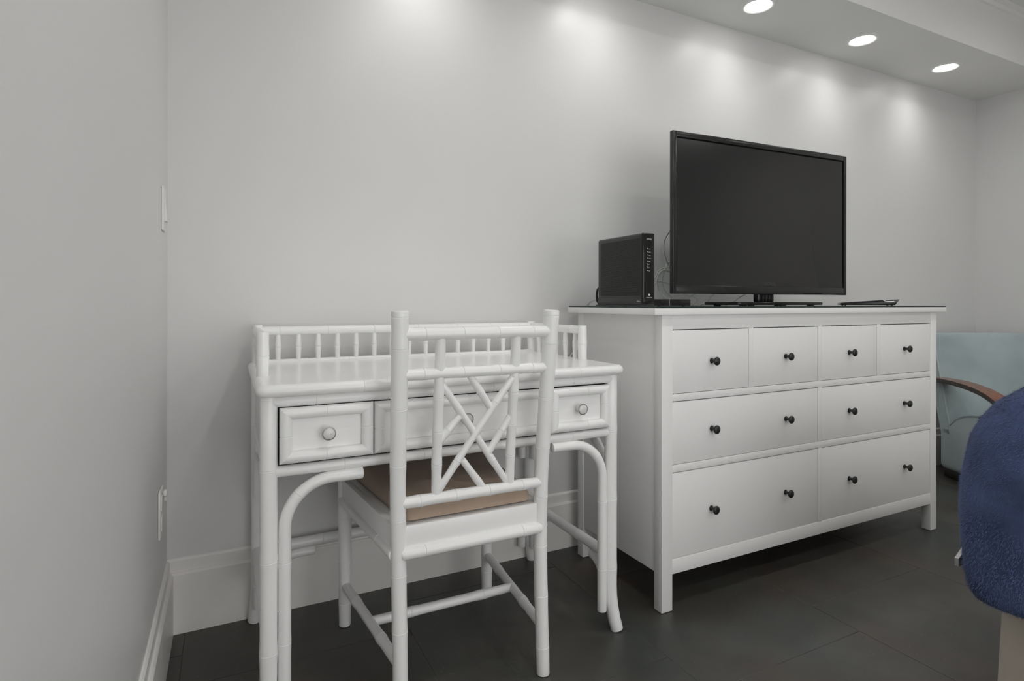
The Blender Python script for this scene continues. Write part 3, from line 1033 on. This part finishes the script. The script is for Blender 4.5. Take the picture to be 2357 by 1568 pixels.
cord('cable', [(.050, -.160, .985), (.058, -.100, .982), (.072, -.050, .976), (.086, -.012, .965), (.092, .012, .940), (.092, .030, .86), (.090, .045, .70)], .0034, M['cable'], 'grey cord running off the dresser back edge behind the router', 'cords of the router')
cord('cable', [(-.06, .055, .66), (.0, .058, .705), (.047, .060, .7557), (.086, .060, .7992), (.13, .055, .84), (.16, .04, .86)], .0030, M['cablew'], 'white cord slanting down the wall behind the desk gallery', 'cords of the router')


# ------------------------------------------------------------------ wall switch and outlet
def switch():
    t = thing('light_switch', 'white rocker light switch on the left wall near the corner', 'light switch', (XL, -.068, 1.222))
    MB().box(.0003, .006, -.037, .037, -.058, .058).build('plate', M['plate'], t, bevel=.0022)
    MB().rings([[(.005, y, -.033), (.013, y, -.033), (.0065, y, .033), (.005, y, .033)] for y in (-.0165, .0165)]).build('rocker', M['plate'], t, bevel=.0008)


switch()


def outlet():
    t = thing('wall_outlet', 'white wall outlet low on the left wall beside the desk', 'outlet', (XL, -.140, .428))
    MB().box(.0003, .006, -.037, .037, -.060, .060).build('plate', M['plate'], t, bevel=.0022)
    for z in (-.026, .026):
        MB().box(.005, .0075, -.017, .017, z - .018, z + .018).build('socket', M['plate'], t, bevel=.001)
    p = thing('plug', 'small white plug pushed into the outlet on the left wall', 'plug', (XL + .0078, -.126, .462))
    MB().box(0, .010, -.012, .010, .004, .020).build('plug_body', M['plate'], p, bevel=.004)
    MB().box(.001, .007, .004, .010, -.012, .000).build('plug_tail', M['plate'], p, bevel=.0015)


outlet()


# ================================================================== TEAL ARMCHAIR
def armchair():
    # local frame: x = to the right of the photograph, y = away; it faces -y
    t = thing('armchair', 'pale teal velvet armchair with bent walnut arms in the far corner', 'armchair', (-1.1707, -1.8706, 0), -YAW)
    TE = M['teal']
    x0, x1 = 2.415, 3.055
    # base and plinth
    MB().box(x0 + .015, x1 - .015, 2.64, 3.22, .001, .050).build('plinth', M['plinth'], t, bevel=.004)
    def soft(name, b, r, m=TE, seg=5):
        return MB().box(*b).build(name, m, t, bevel=r, seg=seg, angle=70)
    soft('seat_base', (x0, x1, 2.60, 3.24, .046, .300), .030)
    # seat cushion: crown rising to the front
    prof = [(3.19, .285), (3.16, .300), (3.12, .335), (3.06, .366), (3.00, .380), (2.90, .390), (2.75, .388), (2.66, .372), (2.61, .335), (2.60, .290)]
    P = [(y, z) for y, z in prof]
    poly = P + [(2.60, .27), (3.19, .27)]
    rings = []
    for x in (x0 + .001, x0 + .006, x0 + .02, x1 - .02, x1 - .006, x1 - .001):
        s = .012 if x in (x0 + .001, x1 - .001) else .004 if x in (x0 + .006, x1 - .006) else 0
        rings.append([(x, y, z - s) for y, z in poly])
    MB().rings(rings).build('seat_cushion', TE, t, angle=60)
    for x in (x0 + .003, x1 - .003):
        MB().tube(smoothpath([(x, y, z + .001) for y, z in prof], 5), .0045, 8).build('piping', M['tealp'], t)
    # reclined back
    def yb(z):
        return 3.155 + (z - .28) * .26
    secs = []
    for z, ins in ((.25, 0), (.40, 0), (.60, 0), (.770, 0), (.788, .003), (.797, .010), (.7995, .020)):
        y = yb(z)
        e = ins
        th = .075
        q = [(x0 + e, y + .012 + e), (x0 + .012 + e, y + e), (x1 - .012 - e, y + e), (x1 - e, y + .012 + e), (x1 - e, y + th - e), (x0 + e, y + th - e)]
        secs.append([(x, yy, z) for x, yy in q])
    MB().rings(secs).build('backrest', TE, t, angle=50)
    for x in (x0 + .004, x1 - .004):
        MB().tube([(x, yb(z) + .003, z) for z in (.27, .4, .55, .7, .79)], .0045, 8).build('piping', M['tealp'], t)
    # bent arms
    path = smoothpath([(3.32, .548), (3.20, .5525), (3.08, .551), (2.96, .538), (2.86, .512), (2.775, .466), (2.715, .400), (2.685, .310), (2.675, .20), (2.680, .09), (2.70, .008)], 6)
    for xa, xb in ((2.372, 2.455), (3.015, 3.098)):
        th = .0235
        n = len(path)
        outer, inner = [], []
        for i, p in enumerate(path):
            a, b = path[max(0, i - 1)], path[min(n - 1, i + 1)]
            d = Vector((b[0] - a[0], b[1] - a[1])).normalized()
            nrm = Vector((d.y, -d.x))
            if nrm.y < 0 and i < 3:
                nrm = -nrm
            outer.append(Vector((p[0], p[1])))
            inner.append(Vector((p[0], p[1])) - nrm * th)
        if inner[0].y > outer[0].y:
            inner = [o_ * 2 - i_ for o_, i_ in zip(outer, inner)]
        arm = MB()
        arm.rings([[(xa, o_.x, o_.y), (xb, o_.x, o_.y), (xb, i_.x, i_.y), (xa, i_.x, i_.y)] for o_, i_ in zip(outer, inner)])
        am = arm.build('arm', M['wood'], t, bevel=.0, angle=40)
        for xe in (xa - .0006, xb - .0004):
            ed = MB()
            ed.rings([[(xe, o_.x, o_.y - .001), (xe + .001, o_.x, o_.y - .001), (xe + .001, i_.x, i_.y + .001), (xe, i_.x, i_.y + .001)] for o_, i_ in zip(outer, inner)])
            ed.build('arm_edge', M['wooded'], am)


armchair()


# ================================================================== CREAM CHAIR AND NAVY THROW
def cream_chair():
    t = thing('upholstered_chair', 'cream upholstered chair mostly hidden under the navy plush throw', 'chair', (0, 0, 0))
    CR = M['cream']
    def soft(name, b, r, seg=4):
        return MB().box(*b).build(name, CR, t, bevel=r, seg=seg, angle=70)
    # base flares a little towards the floor like a skirt
    sk = []
    for z, e in ((.002, .018), (.12, .012), (.25, .006), (.42, 0)):
        x0, x1, y0, y1 = .470 - e, 1.10 + e, -1.755 - e, -1.170 + e * .6
        c = .03
        sk.append([(x0 + c, y0, z), (x1 - c, y0, z), (x1, y0 + c, z), (x1, y1 - c, z), (x1 - c, y1, z), (x0 + c, y1, z), (x0, y1 - c, z), (x0, y0 + c, z)])
    MB().rings(sk).build('skirt', CR, t, angle=50)
    soft('backrest', (.470, .640, -1.750, -1.175, .30, .755), .045)
    soft('seat_cushion', (.600, 1.105, -1.745, -1.180, .40, .500), .04)


cream_chair()


def throw():
    t = thing('plush_throw', 'navy blue plush throw draped over the cream chair back', 'throw')
    # shell over the chair back: rounded box footprint, hem hanging low
    cx, cy, hx, hy = .540, -1.420, .168, .320
    ztop, zhem = .805, .282
    def plan(a, grow):
        # superellipse footprint
        ca, sa = math.cos(a), math.sin(a)
        n = 3.4
        r = (abs(ca) ** n + abs(sa) ** n) ** (-1 / n)
        return cx + (hx + grow) * r * ca, cy + (hy + grow) * r * sa
    na = 120
    # (height, outward growth) from hem outside up and over the top
    prof = [(zhem + .010, -.020), (zhem - .004, -.008), (zhem, .004), (zhem + .02, .013), (zhem + .06, .017), (zhem + .12, .018), (.46, .016), (.54, .012), (.60, .004), (.65, -.008), (.695, -.027), (.735, -.053), (.765, -.084), (.788, -.116), (.800, -.140), (.805, -.155)]
    rings = []
    for k, (z, g) in enumerate(prof):
        ring = []
        for i in range(na):
            a = 2 * PI * i / na
            f = max(0, min(1, (.62 - z) / .35))
            wob = (.010 * math.sin(5 * a + 1.0) + .006 * math.sin(11 * a)) * f
            x, y = plan(a, g + wob)
            dzh = (.012 * math.sin(3 * a + .5) + .006 * math.sin(7 * a)) * f
            p = Vector((x, y, z + dzh))
            q = noise.noise(p * 9) * .006 + noise.noise(p * 28) * .003
            ring.append(p + Vector((x - cx, y - cy, 0)).normalized() * q)
        rings.append(ring)
    mb = MB()
    mb.rings(rings, caps=False)
    nr = len(rings)
    mb.f.append(tuple((nr - 1) * na + i for i in range(na)))
    cloth = mb.build('cloth', M['navy'], t, angle=80)
    # short pile, combed downwards
    me = cloth.data
    fur = MB()
    rnd = random.Random(3)
    for poly in me.polygons:
        if len(poly.vertices) != 4:
            continue
        c = poly.center
        vs = [me.vertices[i].co for i in poly.vertices]
        nrm = poly.normal
        out = Vector((c.x - cx, c.y - cy, max(0, c.z - .6) * 1.5))
        if nrm.dot(out) < 0:
            nrm = -nrm
        if c.x > .62 and c.z < .6:
            cnt = 1
        else:
            cnt = max(4, min(240, int(poly.area * 70000)))
        for _ in range(cnt):
            u, v = rnd.random(), rnd.random()
            p = vs[0].lerp(vs[1], u).lerp(vs[3].lerp(vs[2], u), v)
            q = noise.noise(p * 14)
            down = Vector((rnd.uniform(-.5, .5) + q, rnd.uniform(-.5, .5) - q, -1.0))
            down = (down - nrm * down.dot(nrm))
            if down.length < .1:
                down = Vector((-1, rnd.uniform(-.6, .6), 0))
            d = (down.normalized() * (.75 + .5 * q) + nrm * rnd.uniform(.35, .8)).normalized()
            side = d.cross(nrm)
            if side.length < .01:
                continue
            side = side.normalized() * rnd.uniform(.0004, .0008)
            L = rnd.uniform(.004, .0085)
            n = len(fur.v)
            fur.v += [tuple(p - side), tuple(p + side), tuple(p + d * L)]
            fur.f.append((n, n + 1, n + 2))
    fme = bpy.data.meshes.new('pile')
    fme.from_pydata(fur.v, [], fur.f)
    fo = link('pile', fme, M['fur'], t)
    fo['kind'] = 'stuff'
    # corner of the pale lining showing past the far edge
    MB().rings([[(.417, -1.112, .352), (.430, -1.106, .328), (.490, -1.116, .340), (.480, -1.112, .388)], [(.415, -1.104, .352), (.428, -1.098, .328), (.488, -1.106, .340), (.478, -1.103, .388)]]).build('lining', M['plate'], t)


throw()
